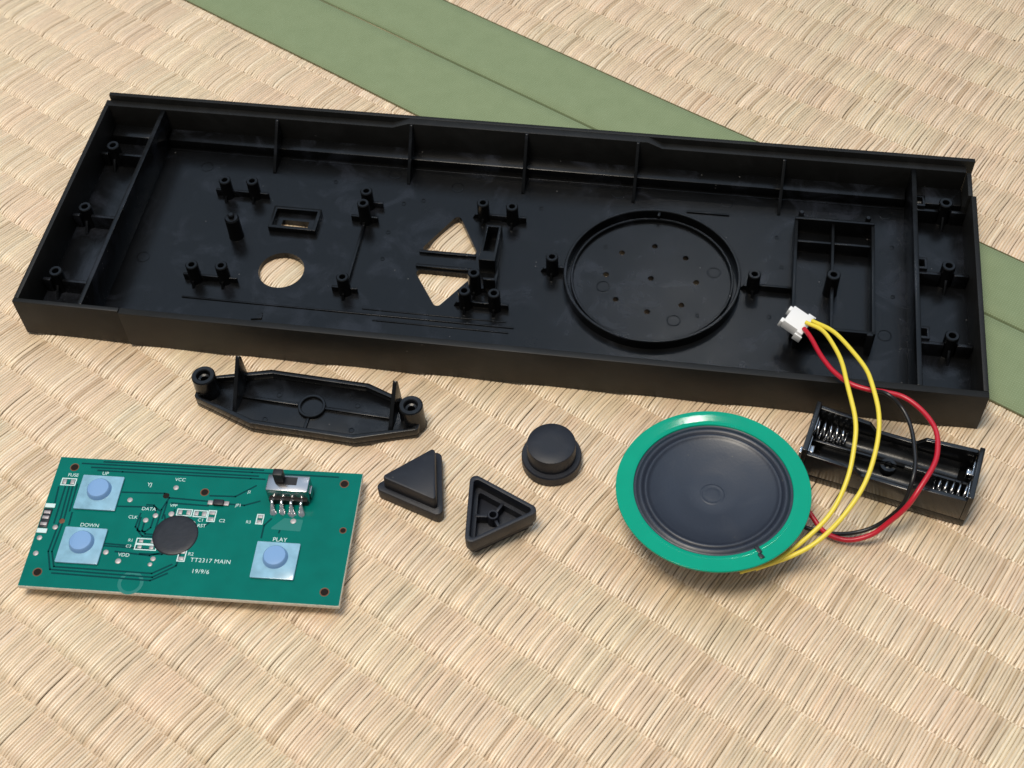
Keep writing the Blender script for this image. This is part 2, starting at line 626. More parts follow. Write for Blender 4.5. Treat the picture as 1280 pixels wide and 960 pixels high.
# ------------------------------------------------------------------ the long black case, lying open side up
CASE = empty('plastic_case', (0.13, 45.19, 0), -0.1993,
             'long open black plastic case with screw posts and round speaker seat', 'case')
HX, HY, HT, ZF = 139.9, 43.2, 14.8, 2.0
PAR = CASE

# floor panel with its openings cut through
tri_up = rounded([(-27.2, 1.9), (-8.6, 1.9), (-17.6, 18.6)], 1.3)
tri_dn = rounded([(-17.9, -20.6), (-8.4, -5.9), (-27.6, -5.9)], 1.3)
floor = MB().box(-HX + 1.2, HX - 1.2, -HY + 1.2, 42.5, 0.02, ZF)
cut = MB().prism(tri_up, -3, 5).prism(tri_dn, -3, 5).prism(circle(-68.3, -11.2, 7.1, 48), -3, 5)
cut.box(-73.0, -64.4, 6.4, 9.6, -3, 5)
for hx, hy in ((0, 0), (13.7, 0), (-13.7, 0), (0, 13.2), (0, -13.2), (9.8, 9.4), (-9.8, 9.4), (9.9, -9.4), (-9.8, -9.5)):
    cut.prism(circle(45.1 + hx, -1.1 + hy, 0.95, 16), -3, 5)
fo = floor.build('floor_panel', 'case', CASE)
co = cut.build('cutter', 'case', CASE)
bm_ = fo.modifiers.new('cut', 'BOOLEAN')
bm_.operation = 'DIFFERENCE'
bm_.solver = 'EXACT'
bm_.object = co
bpy.context.view_layer.update()
dg = bpy.context.evaluated_depsgraph_get()
new = bpy.data.meshes.new_from_object(fo.evaluated_get(dg))
fo.modifiers.clear()
old = fo.data
fo.data = new
bpy.data.objects.remove(co)
new.shade_smooth()
new.set_sharp_from_angle(angle=math.radians(30))

W = 1.5
# outer walls
front = MB().box(-107.0, HX, -HY - 0.7, -HY + W, 0, HT)
front.build('front_wall', 'outer', CASE, bevel=0.25)
MB().box(-HX, -107.25, -HY, -HY + W, 0, HT).build('front_wall', 'outer', CASE, bevel=0.25)
MB().box(-HX, -HX + W, -HY + W + 0.02, 41.78, 0, HT).build('side_wall', 'outer', CASE, bevel=0.25)
sw = MB().box(HX - W, HX, -HY + W + 0.02, 32.0, 0, HT)
sw.box(HX - 2.4, HX - 1.0, 32.02, 41.78, 0, HT)
sw.build('side_wall', 'outer', CASE, bevel=0.2)
# back wall: an inner wall with a ledge, raised in the middle, and a thin lip behind it
back = MB()
prof = [(-HX + 0.05, 0), (HX - 2.5, 0), (HX - 2.5, HT), (44.2, HT), (39.6, 17.0), (-37.2, 17.0), (-42.8, HT), (-HX + 0.05, HT)]
back.wedge_x(41.8, HY + 1.2, prof)
back.build('back_wall', 'outer', CASE, bevel=0.2)
MB().box(-138.7, 139.7, HY + 1.22, HY + 2.7, 0, 17.0).build('back_lip', 'outer', CASE, bevel=0.25)
# raised strip along the foot of the back wall
MB().wedge_y(-118.6, 120.6, [(37.3, ZF - 0.5), (41.9, ZF - 0.5), (41.9, 6.35), (37.3, 5.7)]).build('floor_step', 'case', CASE, bevel=0.3)
MB().wedge_y(-138.3, -120.5, [(37.3, ZF - 0.5), (41.9, ZF - 0.5), (41.9, 6.35), (37.3, 5.7)]).build('floor_step', 'case', CASE, bevel=0.3)
MB().wedge_y(122.5, 137.4, [(35.6, ZF - 0.5), (41.9, ZF - 0.5), (41.9, 7.3), (35.6, 6.4)]).build('floor_step', 'case', CASE, bevel=0.3)
MB().box(-118.6, 120.6, 36.3, 36.75, ZF - 0.2, ZF + 0.28).build('floor_ridge', 'case', CASE, bevel=0.14)
# dividers at both ends
MB().wedge_y(-120.35, -118.85, [(-HY + W, ZF - 0.5), (41.9, ZF - 0.5), (41.9, HT - 0.1), (-HY + W, HT - 0.1)]).build('divider_wall', 'case', CASE, bevel=0.25)
MB().wedge_y(120.85, 122.35, [(-HY + W, ZF - 0.5), (41.9, ZF - 0.5), (41.9, HT - 0.1), (-HY + W, HT - 0.1)]).build('divider_wall', 'case', CASE, bevel=0.25)
# gusset ribs against the back wall
for gx, zt in ((-81, HT - 0.3), (-36.2, 16.9), (1.2, 16.9), (36.6, 16.9), (82.3, HT - 0.3)):
    MB().wedge_y(gx - 0.5, gx + 0.5, [(29.6, ZF - 0.3), (41.9, ZF - 0.3), (41.9, zt), (41.2, zt), (29.6, ZF + 0.3)]).build('gusset_rib', 'case', CASE, bevel=0.15)


# screw posts
def post_mesh(r, h, hole, fins=True, flen=3.6):
    mb = MB()
    mb.lathe(0, 0, [(r + 0.12, 0), (r, 0.8), (r - 0.05, h - 0.25), (r - 0.3, h), (hole + 0.15, h), (hole, h - 0.2), (hole, h - 4), (0, h - 4)], 24)
    if fins:
        for a in range(4):
            c, s_ = math.cos(a * math.pi / 2), math.sin(a * math.pi / 2)
            pts = [(r * 0.7, -0.35), (flen, -0.35), (flen, 0.35), (r * 0.7, 0.35)]
            po = [(x * c - y * s_, x * s_ + y * c) for x, y in pts]
            pt = [(x * c - y * s_, x * s_ + y * c) for x, y in [(r * 0.7, -0.3), (flen - 1.0, -0.3), (flen - 1.0, 0.3), (r * 0.7, 0.3)]]
            mb.prism(po, 0, 1.9, pt)
    return mb


P0 = post_mesh(1.95, 7.3, 0.85).build('screw_post', 'case', CASE, loc=(-93.2, 18.0, ZF - 0.05))
for x, y in ((-84.3, 18.6), (-93.5, -18.2), (-84.4, -17.5), (-46.9, 18.4), (-46.5, -17.6), (-9.4, 17.6), (-0.1, 17.0), (-9.1, -18.6), (-0.2, -18.5), (15.0, -2.2), (75.6, -2.0)):
    share(P0, CASE, (x, y, ZF - 0.05))
P1 = post_mesh(1.95, 8.6, 0.85).build('screw_post', 'case', CASE, loc=(-46.4, 11.9, ZF - 0.05))
share(P1, CASE, (-7.2, -12.4, ZF - 0.05))
# one wide locating pin
pin = MB().lathe(0, 0, [(2.45, 0), (2.3, 0.8), (2.25, 8.0), (1.9, 8.5), (1.0, 8.6), (0.95, 9.6), (0.7, 9.9), (0, 9.9)], 24)
pin.build('locating_pin', 'case', CASE, loc=(-86.0, 1.2, ZF - 0.05))
# low ribs that tie posts together
for x0, x1, y, h in ((-97.2, -79.6, 18.3, 2.4), (-97.3, -80.2, -17.9, 2.4), (-5.0 - 4.4, 4.2, 17.3, 2.4), (-9.1, 4.0, -18.55, 2.4), (76.0, 87.0, -2.0, 2.6), (15.0, 18.9, -2.2, 3.0), (-51.0, -42.3, 12.0, 2.4), (-50.5, -42.5, -17.6, 2.4), (-46.0, -42.0, 18.4, 2.4)):
    MB().box(x0, x1, y - 0.4, y + 0.4, ZF - 0.3, ZF + h).build('tie_rib', 'case', CASE, bevel=0.12)
MB().box(-46.9, -46.1, -17.0, 11.5, ZF - 0.3, ZF + 1.5).build('tie_rib', 'case', CASE, bevel=0.12)
# guide bars between the two triangular openings
MB().box(-27.0, -9.2, 0.5, 1.5, ZF - 0.3, ZF + 1.0).build('guide_bar', 'case', CASE, bevel=0.15)
MB().box(-27.0, -9.4, -5.3, -4.3, ZF - 0.3, ZF + 1.0).build('guide_bar', 'case', CASE, bevel=0.15)
# slotted box beside the triangles
MB().tubeprism([(-7.2, -4.9), (-2.1, -4.9), (-2.1, 9.8), (-7.2, 9.8)], [(-6.3, -1.2), (-3.0, -1.2), (-3.0, 8.9), (-6.3, 8.9)], ZF - 0.3, 8.0).build('switch_guide', 'case', CASE, bevel=0.15)
MB().box(-4.6, -0.9, -12.6, -11.6, ZF - 0.3, 8.0).build('switch_guide', 'case', CASE, bevel=0.15)
MB().box(-1.8, -0.9, -11.58, -4.4, ZF - 0.3, 5.0).build('switch_guide', 'case', CASE, bevel=0.15)
# small raised frame round the slot
MB().tubeprism([(-76.3, 4.2), (-60.9, 4.2), (-60.9, 13.5), (-76.3, 13.5)], [(-75.2, 5.3), (-62.0, 5.3), (-62.0, 12.4), (-75.2, 12.4)], ZF - 0.3, ZF + 2.2).build('slot_frame', 'case', CASE, bevel=0.15)
# round speaker seat: two concentric rings
ring = MB()
for ra, rb, z1 in ((26.7, 25.7, 5.2), (24.6, 23.8, 3.3)):
    ring = MB().lathe(45.3, -1.6, [(ra + 0.1, ZF - 0.3), (ra, z1 - 0.2), (ra - 0.2, z1), (rb + 0.2, z1), (rb, z1 - 0.2), (rb - 0.1, ZF - 0.3)], 96)
    ring.build('speaker_ring', 'case', CASE)
MB().box(44.9, 45.7, 22.4, 24.2, ZF - 0.3, 4.8).build('ring_key', 'case', CASE, bevel=0.1)
# battery bay: a rectangle of walls with a cross rib, a shelf and a central post
bx0, bx1, by0, by1, bz = 86.9, 110.9, -20.0, 24.0, 8.2
MB().box(bx0, bx0 + 1.0, by0 + 1.02, by1 - 1.02, ZF - 0.3, bz - 0.4).build('bay_wall', 'case', CASE, bevel=0.15)
MB().box(bx1 - 1.0, bx1, by0 + 1.02, by1 - 1.02, ZF - 0.3, bz - 0.4).build('bay_wall', 'case', CASE, bevel=0.15)
MB().box(bx0, bx1, by1 - 1.0, by1, ZF - 0.3, bz).build('bay_wall', 'case', CASE, bevel=0.15)
MB().box(bx0, bx1, by0, by0 + 1.0, ZF - 0.3, bz).build('bay_wall', 'case', CASE, bevel=0.15)
MB().box(bx0 + 1.02, 98.08, 15.0, 15.9, ZF - 0.3, 6.6).build('bay_rib', 'case', CASE, bevel=0.15)
MB().box(99.02, bx1 - 1.02, 15.0, 15.9, ZF - 0.3, 6.6).build('bay_rib', 'case', CASE, bevel=0.15)
MB().box(98.1, 99.0, by0 + 1.02, by1 - 1.02, ZF - 0.3, 7.0).build('bay_rib', 'case', CASE, bevel=0.15)
post_mesh(2.1, 8.6, 0.9, False).build('screw_post', 'case', CASE, loc=(98.5, -0.6, ZF - 0.05))
for cx, cy in ((88.6, -21.6), (109.2, -21.6)):
    mb = MB().wedge_y(cx - 0.9, cx + 0.9, [(cy - 1.6, ZF - 0.3), (cy + 1.5, ZF - 0.3), (cy + 1.5, 9.0), (cy + 0.3, 9.0), (cy - 1.6, 5.0)])
    mb.build('clip_tab', 'case', CASE, bevel=0.15)
for cx, cy in ((89.2, 29.6), (109.6, 29.4)):
    MB().lathe(cx, cy, [(0.9, ZF - 0.2), (0.8, 4.2), (0.6, 4.5), (0, 4.5)], 14).build('small_peg', 'case', CASE)
MB().box(53.7, 67.1, 27.4, 28.0, ZF - 0.2, ZF + 0.5).build('floor_ridge', 'case', CASE, bevel=0.1)
MB().box(-96.0, 6.5, -25.6, -25.1, ZF - 0.2, ZF + 0.35).build('floor_ridge', 'case', CASE, bevel=0.1)
MB().box(-40.0, 4.0, -23.6, -23.3, ZF - 0.2, ZF + 0.25).build('floor_ridge', 'case', CASE, bevel=0.08)
MB().box(-36.0, 5.2, -27.6, -27.2, ZF - 0.2, ZF + 0.3).build('floor_ridge', 'case', CASE, bevel=0.08)
MB().prism([(-72.6, -31.6), (-69.3, -31.0), (-69.6, -28.6)], ZF - 0.2, ZF + 0.5).build('arrow_mark', 'case', CASE, bevel=0.08)
# round ejector marks in the floor
EJ = MB().lathe(0, 0, [(2.1, -0.1), (2.05, 0.14), (1.85, 0.16), (1.75, 0.03), (0, 0.03)], 28).build('ejector_mark', 'case', CASE, loc=(-113.0, -10.9, ZF))
for x, y in ((-41.3, 33.6), (31.4, 33.2), (115.0, 33.6), (31.0, -6.0), (63.8, 3.4), (53.2, -16.8), (114.5, -15.0), (-20, 30), (66, 33), (-104, 30)):
    share(EJ, CASE, (x, y, ZF))
EJ2 = MB().lathe(0, 0, [(0.75, -0.1), (0.7, 0.14), (0.5, 0.16), (0.4, 0.03), (0, 0.03)], 14).build('ejector_mark', 'case', CASE, loc=(-38.5, 8.2, ZF))
for x, y in ((-38, -3), (-36, 21), (8, 24), (-30, 23), (25, 15), (82, 20), (81, -12), (84, 8), (60, -14), (30, 10), (-60, 28), (117, 0), (117, 20)):
    share(EJ2, CASE, (x, y, ZF))

# end compartments: screw posts on cross ribs with small tabs by the divider
for sgn, px, ys, x_in, x_out in ((-1, -134.0, (28.6, 0.8, -26.2), -120.4, -138.3), (1, 132.0, (33.2, 7.4, -19.2), 122.4, 138.3)):
    for y in ys:
        post_mesh(2.1, 8.0, 0.95, False).build('screw_post', 'case', CASE, loc=(px, y, ZF - 0.05))
        a, b = sorted((x_in, px - sgn * -1.9 if False else px + (-sgn) * 1.9))
        MB().box(min(x_in, px - sgn * 1.9), max(x_in, px - sgn * 1.9), y - 1.8, y - 0.7, ZF - 0.3, 7.4).build('cross_rib', 'case', CASE, bevel=0.12)
        MB().box(min(x_out, px + sgn * 1.9), max(x_out, px + sgn * 1.9), y - 1.8, y - 0.7, ZF - 0.3, 7.4).build('cross_rib', 'case', CASE, bevel=0.12)
        MB().wedge_y(px - 0.4, px + 0.4, [(y - 5.2, ZF - 0.3), (y - 1.7, ZF - 0.3), (y - 1.7, 6.0)]).build('cross_rib', 'case', CASE, bevel=0.12)
        tx = x_in + sgn * 1.7
        MB().tubeprism([(tx - 1.6, y - 0.68), (tx + 2.0, y - 0.68), (tx + 2.0, y + 3.8), (tx - 1.6, y + 3.8)],
                       [(tx - 0.8, y + 0.2), (tx + 1.2, y + 0.2), (tx + 1.2, y + 3.0), (tx - 0.8, y + 3.0)], ZF - 0.3, 8.4).build('clip_tab', 'case', CASE, bevel=0.12)

# ------------------------------------------------------------------ strap-shaped bracket
BR = empty('cover_bracket', (-58.4, -5.1, 0), math.radians(-14.2),
           'black tray-shaped bracket with two pointed fins and a screw boss at each end', 'bracket')
outline = [(-33.2, -3.6), (-14.5, -9.7), (16.0, -9.7), (33.2, -3.6), (33.2, 3.6), (15.5, 9.7), (-14.0, 9.7), (-33.2, 3.6)]
ol = rounded(outline, 1.2, 3)
il = rounded([(x * 0.955, y * 0.86) for x, y in outline], 0.9, 3)
MB().prism(ol, 0.0, 1.3).build('base_plate', 'bracket', BR, bevel=0.2)
MB().tubeprism(ol, il, 1.32, 3.9).build('raised_rim', 'bracket', BR, bevel=0.18)
for s_ in (-1, 1):
    b = MB().lathe(30.6 * s_, 0.6, [(3.8, 0.0), (3.5, 1.0), (3.4, 9.0), (3.1, 9.35), (2.1, 9.35), (1.85, 9.1), (1.7, 7.6), (1.1, 7.4), (1.0, 3), (0, 3)], 36)
    b.build('screw_boss', 'bracket', BR)
for fx, y0, y1, zt in ((-21.0, -5.5, 6.0, 13.8), (25.0, -5.0, 6.2, 12.2)):
    MB().wedge_y(fx - 0.6, fx + 0.6, [(y0, 1.2), (y1 + 1.5, 1.2), (y1 + 0.6, zt - 1.2), (y1 - 0.2, zt), (y1 - 1.0, zt - 0.6)]).build('pointed_fin', 'bracket', BR, bevel=0.2)
MB().lathe(0.8, 0.2, [(4.1, 1.2), (4.0, 2.3), (3.85, 2.45), (3.3, 2.45), (3.15, 2.3), (3.1, 1.6), (0, 1.6)], 40).build('centre_hub', 'bracket', BR)
MB().box(-20.0, -3.2, -0.2, 0.7, 1.2, 2.3).build('stiffening_rib', 'bracket', BR, bevel=0.12)
MB().box(4.8, 24.2, -0.2, 0.7, 1.2, 2.3).build('stiffening_rib', 'bracket', BR, bevel=0.12)
MB().box(0.3, 1.2, -8.2, -3.8, 1.2, 2.0).build('stiffening_rib', 'bracket', BR, bevel=0.12)
EJ3 = MB().lathe(0, 0, [(0.9, -0.1), (0.85, 0.16), (0.6, 0.18), (0.5, 0.04), (0, 0.04)], 16).build('ejector_mark', 'bracket', BR, loc=(-10.0, 3.0, 1.3))
for x, y in ((13.5, 3.2), (-11.5, -6.0), (14.0, -5.4)):
    share(EJ3, BR, (x, y, 1.3))

# ------------------------------------------------------------------ push buttons
RB = empty('round_button', (9.7, -27.6, 0), 0, 'round black plastic push button with a wide flange', 'button')
MB().lathe(0, 0, [(7.9, 0), (8.3, 0.4), (8.3, 3.3), (8.0, 3.7), (6.75, 3.7), (0, 3.7)], 72).build('flange', 'button', RB)
MB().lathe(0, 0, [(6.75, 3.5), (6.70, 8.75), (6.62, 8.95), (6.45, 9.05), (3.0, 9.07), (0, 9.07)], 72).build('button_cap', 'button', RB)


def tri(R, rot, r):
    return rounded([(R * math.cos(rot + k * 2 * math.pi / 3), R * math.sin(rot + k * 2 * math.pi / 3)) for k in range(3)], r, 6)


TB = empty('triangle_button', (-27.0, -35.0, 0), 0, 'triangular black push button lying flat with its smooth face up', 'button', 'triangular buttons')
MB().prism(tri(12.9, math.pi, 1.6), 0, 4.2).build('flange', 'button', TB, bevel=0.3)
MB().prism(tri(10.1, math.pi, 0.8), 4.0, 9.0, tri(9.8, math.pi, 0.75)).build('button_cap', 'button', TB, bevel=0.3)

T2 = empty('triangle_button', (-7.2, -47.2, 0), math.radians(-6), 'triangular black push button turned over with its hollow ribbed back up', 'button', 'triangular buttons')
MB().prism(tri(10.3, 0, 0.8), 0, 2.0).build('button_cap', 'button', T2, bevel=0.3)
MB().tubeprism(tri(11.6, 0, 0.95), tri(8.8, 0, 0.6), 2.02, 5.0).build('skirt', 'button', T2)
MB().tubeprism(tri(13.3, 0, 1.7), tri(11.0, 0, 0.9), 4.6, 9.0).build('flange', 'button', T2, bevel=0.22)
MB().lathe(0, 0, [(1.6, 1.9), (1.5, 5.8), (1.35, 6.0), (1.0, 6.0), (0.9, 5.8), (0.9, 2.5), (0, 2.5)], 24).build('centre_tube', 'button', T2)
for k in range(3):
    a = math.pi / 3 + k * 2 * math.pi / 3
    c, s_ = math.cos(a), math.sin(a)
    MB().prism([(x * c - y * s_, x * s_ + y * c) for x, y in ((1.4, -0.4), (4.8, -0.4), (4.8, 0.4), (1.4, 0.4))], 1.9, 5.2).build('inner_rib', 'button', T2, bevel=0.1)

# ------------------------------------------------------------------ circuit board
PZ = 5.2
PB = empty('circuit_board', (-87.09, -45.34, 0), -0.1392, 'green circuit board with three pale blue keys and a slide switch', 'circuit board')
LX, LY = 42.6, 20.2
holes = [(-37.8, 17.0, 1.05), (-38.5, -15.9, 1.05), (38.0, 16.6, 1.05), (40.0, 2.1, 0.75), (38.2, -16.4, 1.05), (0.3, 11.4, 1.0)]
bd = MB().box(-LX, LX, -LY, LY, PZ - 1.5, PZ - 0.05).build('board', 'fr4', PB, bevel=0.08)
mk = MB().box(-LX + 0.08, LX - 0.08, -LY + 0.08, LY - 0.08, PZ - 0.04, PZ).build('solder_mask', 'mask', PB)
for x, y, r in holes:
    MB().lathe(x, y, [(r + 0.22, PZ), (r + 0.2, PZ + 0.03), (r, PZ + 0.03), (r * 0.95, PZ + 0.01)], 24).build('hole_ring', 'copper', PB)
    MB().prism(circle(x, y, r * 0.97, 20), PZ + 0.005, PZ + 0.012).build('drill_hole', 'hole', PB)


def strip(name, paths, w, z, material):
    mb = MB()
    for P in paths:
        for (x0, y0), (x1, y1) in zip(P[:-1], P[1:]):
            d = Vector((x1 - x0, y1 - y0)).normalized()
            nx, ny = -d.y * w / 2, d.x * w / 2
            e = w * 0.35
            mb.prism([(x0 - d.x * e + nx, y0 - d.y * e + ny), (x0 - d.x * e - nx, y0 - d.y * e - ny), (x1 + d.x * e - nx, y1 + d.y * e - ny), (x1 + d.x * e + nx, y1 + d.y * e + ny)], z - 0.02, z)
    return mb.build(name, material, PB)


tr = [
    [(-36, 18.4), (12, 18.6), (36, 18.6)], [(-33, 17.3), (14, 17.5)], [(-31, 16.4), (-24, 16.4), (12, 16.6), (16, 16.6)],
    [(-22.4, 9.9), (-10.6, 10.3), (-9.3, 9.1)], [(-9.0, 9.0), (2.2, 8.6)], [(-22.4, 5.4), (-12.0, 5.8), (-10.6, 4.8)],
    [(-9.0, 9.0), (-10.2, 5.2), (-10.4, -0.6)], [(-8.0, 7.4), (2.2, 7.2)], [(-9.2, 7.6), (-9.4, 2.5)],
    [(-13.9, 1.2), (-13.9, -1.6), (-12.8, -2.6), (-10.6, -2.6)], [(-15.2, 2.4), (-15.2, -1.6), (-13.4, -3.3), (-10.5, -3.3)],
    [(-37.6, 12.0), (-37.0, 0.2), (-37.4, -9.6), (-35.4, -14.9), (-7.7, -15.3), (-2.2, -11.5), (-1.9, -7.6)],
    [(-36.6, 11.6), (-36.0, 0.2), (-36.4, -9.6), (-34.6, -14.0), (-8.1, -14.2), (-3.4, -11.2)],
    [(-35.5, 11.6), (-35.2, 3.0)], [(-34.6, -15.9), (-8, -16.3), (-4, -13.9)],
    [(-22.8, -6.9), (-14.8, -7.0), (-10.5, -7.2)], [(-8.6, -6.0), (-5.0, -6.6)], [(-19.5, -8.4), (-10.0, -9.0), (-6.0, -7.5)],
    [(20.2, 4.4), (18.6, 2.2), (18.6, -1.6)], [(-14.6, 6.4), (-12.6, 6.4), (-11.6, 5.2), (-11.8, -0.6), (-13.0, -1.9), (-14.6, -1.9), (-16.0, -0.6), (-15.6, 3.6)],
    [(-22.8, -6.2), (-16.5, -6.4)], [(-30, 19.3), (15, 19.5)], [(-40.4, 10.4), (-40.0, 5.4)], [(-38.6, 10.6), (-38.4, -1.0)], [(-34.4, 2.6), (-34.2, -1.2)],
    [(-9.0, 3.6), (-8.2, 1.4)], [(-6.6, 5.4), (-6.6, 3.4)], [(-3.6, 3.4), (-3.4, 2.4)], [(3.8, 2.2), (2.6, 0.8)], [(-12.8, -8.6), (-6.8, -8.4), (-5.4, -7.6)],    [(2.0, 10.4), (9.0, 10.6), (14.0, 14.4)],  [(5.5, 8.2), (12, 8.0), (16, 9.6)], [(23.6, 4.4), (23.0, 0.2)], 
]
strip('copper_trace', tr, 0.48, PZ + 0.02, 'trace')
MB().prism(rounded([(20.3, 1.2), (28.6, 1.0), (28.8, 4.6), (23.6, 4.8)], 0.3, 2), PZ + 0.004, PZ + 0.022).build('copper_pour', 'lightmask', PB)
MB().lathe(-13.0, -17.3, [(3.4, PZ + 0.002), (3.3, PZ + 0.012), (2.6, PZ + 0.012), (2.5, PZ + 0.002)], 30).build('copper_pour', 'lightmask', PB)

# test pads and solder points
for x, y, r in ((-19.6, 7.6, 0.75), (-17.9, -11.2, 0.8), (-21.9, -8.8, 0.75), (-7.9, 12.3, 0.75), (-41.0, -5.7, 0.75), (-40.6, -10.4, 0.75), (-37.7, -2.2, 0.75), (-13.7, 1.6, 0.75), (-11.4, 3.2, 0.75), (-0.8, 1.5, 0.8), (-8.8, -9.9, 0.7), (-9.2, -11.6, 0.6), (-7.2, 4.0, 0.8), (26.2, 4.0, 0.8)):
    MB().lathe(x, y, [(r, PZ), (r * 0.95, PZ + 0.08), (r * 0.5, PZ + 0.16), (0, PZ + 0.18)], 18).build('solder_pad', 'tin', PB)
MB().lathe(-36.4, -0.2, [(0.8, PZ), (0.7, PZ + 0.03), (0, PZ + 0.03)], 18).build('solder_pad', 'copper', PB)
MB().lathe(-10.0, 9.6, [(0.9, PZ), (0.8, PZ + 0.035), (0, PZ + 0.035)], 18).build('drill_hole', 'hole', PB)

# the resin blob over the chip
MB().lathe(-4.6, -2.4, [(6.15, PZ), (6.05, PZ + 0.12), (5.7, PZ + 0.24), (4.4, PZ + 0.31), (2.2, PZ + 0.36), (0, PZ + 0.37)], 56).build('chip_blob', 'chipblack', PB)


# push keys: square body, domed button
def key(x, y):
    b = MB().prism(rounded([(x - 5.8, y - 5.4), (x + 5.8, y - 5.4), (x + 5.8, y + 5.4), (x - 5.8, y + 5.4)], 0.25, 2), PZ, PZ + 0.7)
    o = b.build('push_key', 'film', PB, bevel=0.12)
    MB().lathe(x - 0.1, y + 0.8, [(3.45, PZ + 0.6), (3.3, PZ + 0.9), (3.1, PZ + 1.7), (2.8, PZ + 2.0), (1.8, PZ + 2.15), (0, PZ + 2.2)], 40).build('key_dome', 'dome', o)
    for sx, sy in ((-4, -3), (4, -3), (-4, 3), (4, 3)):
        MB().lathe(x + sx, y + sy, [(0.0, 0.0), (0.5, 0.05), (0.8, PZ - 1.7), (0.8, PZ - 1.45)], 10).build('solder_pin', 'tin', o)


key(-28.5, 9.0)
key(-28.8, -7.5)
key(23.8, -8.4)

# slide switch
ss = MB().box(18.5, 29.8, 9.7, 14.6, PZ + 0.1, PZ + 6.0).build('slide_switch', 'steel', PB, bevel=0.2)
MB().box(21.2, 26.6, 11.6, 14.0, PZ + 6.01, PZ + 6.12).build('lever_slot', 'lever', ss)
MB().box(20.7, 23.3, 11.8, 13.9, PZ + 6.0, PZ + 10.2).build('lever', 'lever', ss, bevel=0.2)
MB().box(18.9, 29.4, 9.0, 9.68, PZ + 0.05, PZ + 2.2).build('terminal_strip', 'lever', ss)
for px in (20.0, 22.6, 25.2, 27.9):
    MB().tube(spline([(px, 9.4, PZ + 2.0), (px - 0.1, 8.2, PZ + 2.1), (px + 0.1, 7.1, PZ + 1.2), (px + 0.3, 6.3, PZ + 0.4)], 5), [0.46] * 8 + [0.6, 0.65, 0.7, 0.75, 0.8, 0.9, 0.95, 1.0], 10).build('terminal_pin', 'solder', ss, angle=70)
for px, r in ((20.4, 1.1), (22.9, 0.9), (25.5, 1.2), (28.2, 1.05)):
    MB().lathe(px, 6.2, [(r, PZ), (r * 0.9, PZ + 0.45), (r * 0.55, PZ + 0.85), (0, PZ + 1.0)], 16).build('solder_pad', 'solder', ss, angle=70)
for px, w in ((18.3, 0.4), (30.0, 0.4)):
    MB().box(px - w / 2, px + w / 2, 11.0, 13.4, PZ - 1.8, PZ + 3.4).build('mounting_tab', 'steel', ss, bevel=0.08)


# printed outlines and surface parts
def outline_box(x0, x1, y0, y1, lw=0.28):
    return [(x0, y0), (x1, y0), (x1, y1), (x0, y1)], [(x0 + lw, y0 + lw), (x1 - lw, y0 + lw), (x1 - lw, y1 - lw), (x0 + lw, y1 - lw)]


for x0, x1, y0, y1 in ((-40.2, -36.0, 11.0, 13.4), (-14.7, -8.7, -5.7, -3.9), (-14.7, -8.7, -7.5, -5.7 - 0.02), (-2.5, -0.3, -10.2, -6.4), (-5.9, -1.6, 3.6, 5.8), (-1.3, 2.6, 3.5, 5.7), (2.7, 5.0, 2.3, 5.9), (16.1, 18.1, 2.4, 5.6)):
    a, b = outline_box(x0, x1, y0, y1)
    MB().tubeprism(a, b, PZ, PZ + 0.022).build('printed_outline', 'silk', PB)
    horiz = (x1 - x0) > (y1 - y0)
    cx, cy = (x0 + x1) / 2, (y0 + y1) / 2
    for s_ in (-1, 1):
        if horiz:
            MB().box(cx + s_ * (x1 - x0) * 0.27 - 0.55, cx + s_ * (x1 - x0) * 0.27 + 0.55, y0 + 0.45, y1 - 0.45, PZ, PZ + 0.12).build('solder_pad', 'tin', PB, bevel=0.04)
        else:
            MB().box(x0 + 0.4, x1 - 0.4, cy + s_ * (y1 - y0) * 0.26 - 0.5, cy + s_ * (y1 - y0) * 0.26 + 0.5, PZ, PZ + 0.12).build('solder_pad', 'tin', PB, bevel=0.04)
# fuse at the left edge
for y0, y1 in ((3.6, 4.9), (-4.3, -2.9)):
    MB().box(-42.3, -39.5, y0, y1, PZ, PZ + 0.35).build('fuse_end', 'silk', PB, bevel=0.12)
MB().box(-42.2, -39.9, -2.6, 3.3, PZ, PZ + 0.28).build('fuse_body', 'chipblack', PB, bevel=0.08)
for y0 in (-1.9, 0.1, 1.7):
    MB().box(-42.0, -40.2, y0, y0 + 0.9, PZ + 0.2, PZ + 0.34).build('solder_pad', 'tin', PB, bevel=0.05)
# small diode by JP1
MB().box(3.6, 6.4, 7.2, 8.9, PZ, PZ + 1.0).build('diode_body', 'chipblack', PB, bevel=0.15)
for x0 in (2.0, 6.45):
    MB().box(x0, x0 + 1.4, 7.4, 8.7, PZ, PZ + 0.5).build('diode_lead', 'tin', PB, bevel=0.12)


def text(body, x, y, h, slant=0.0, spacing=1.0):
    cu = bpy.data.curves.new('t', 'FONT')
    cu.body = body
    cu.size = h * 1.14 * S
    cu.align_x = 'CENTER'
    cu.align_y = 'CENTER'
    cu.extrude = 0.012 * S
    cu.shear = slant
    cu.space_character = spacing
    t = bpy.data.objects.new('t', cu)
    COL.objects.link(t)
    bpy.context.view_layer.update()
    me = bpy.data.meshes.new_from_object(t.evaluated_get(bpy.context.evaluated_depsgraph_get()))
    me.name = 'printed_text'
    bpy.data.objects.remove(t)
    bpy.data.curves.remove(cu)
    me.materials.clear()
    me.materials.append(M['silk'])
    o = bpy.data.objects.new('printed_text', me)
    COL.objects.link(o)
    o.parent = PB
    o.location = (x * S, y * S, (PZ + 0.02) * S)
    return o


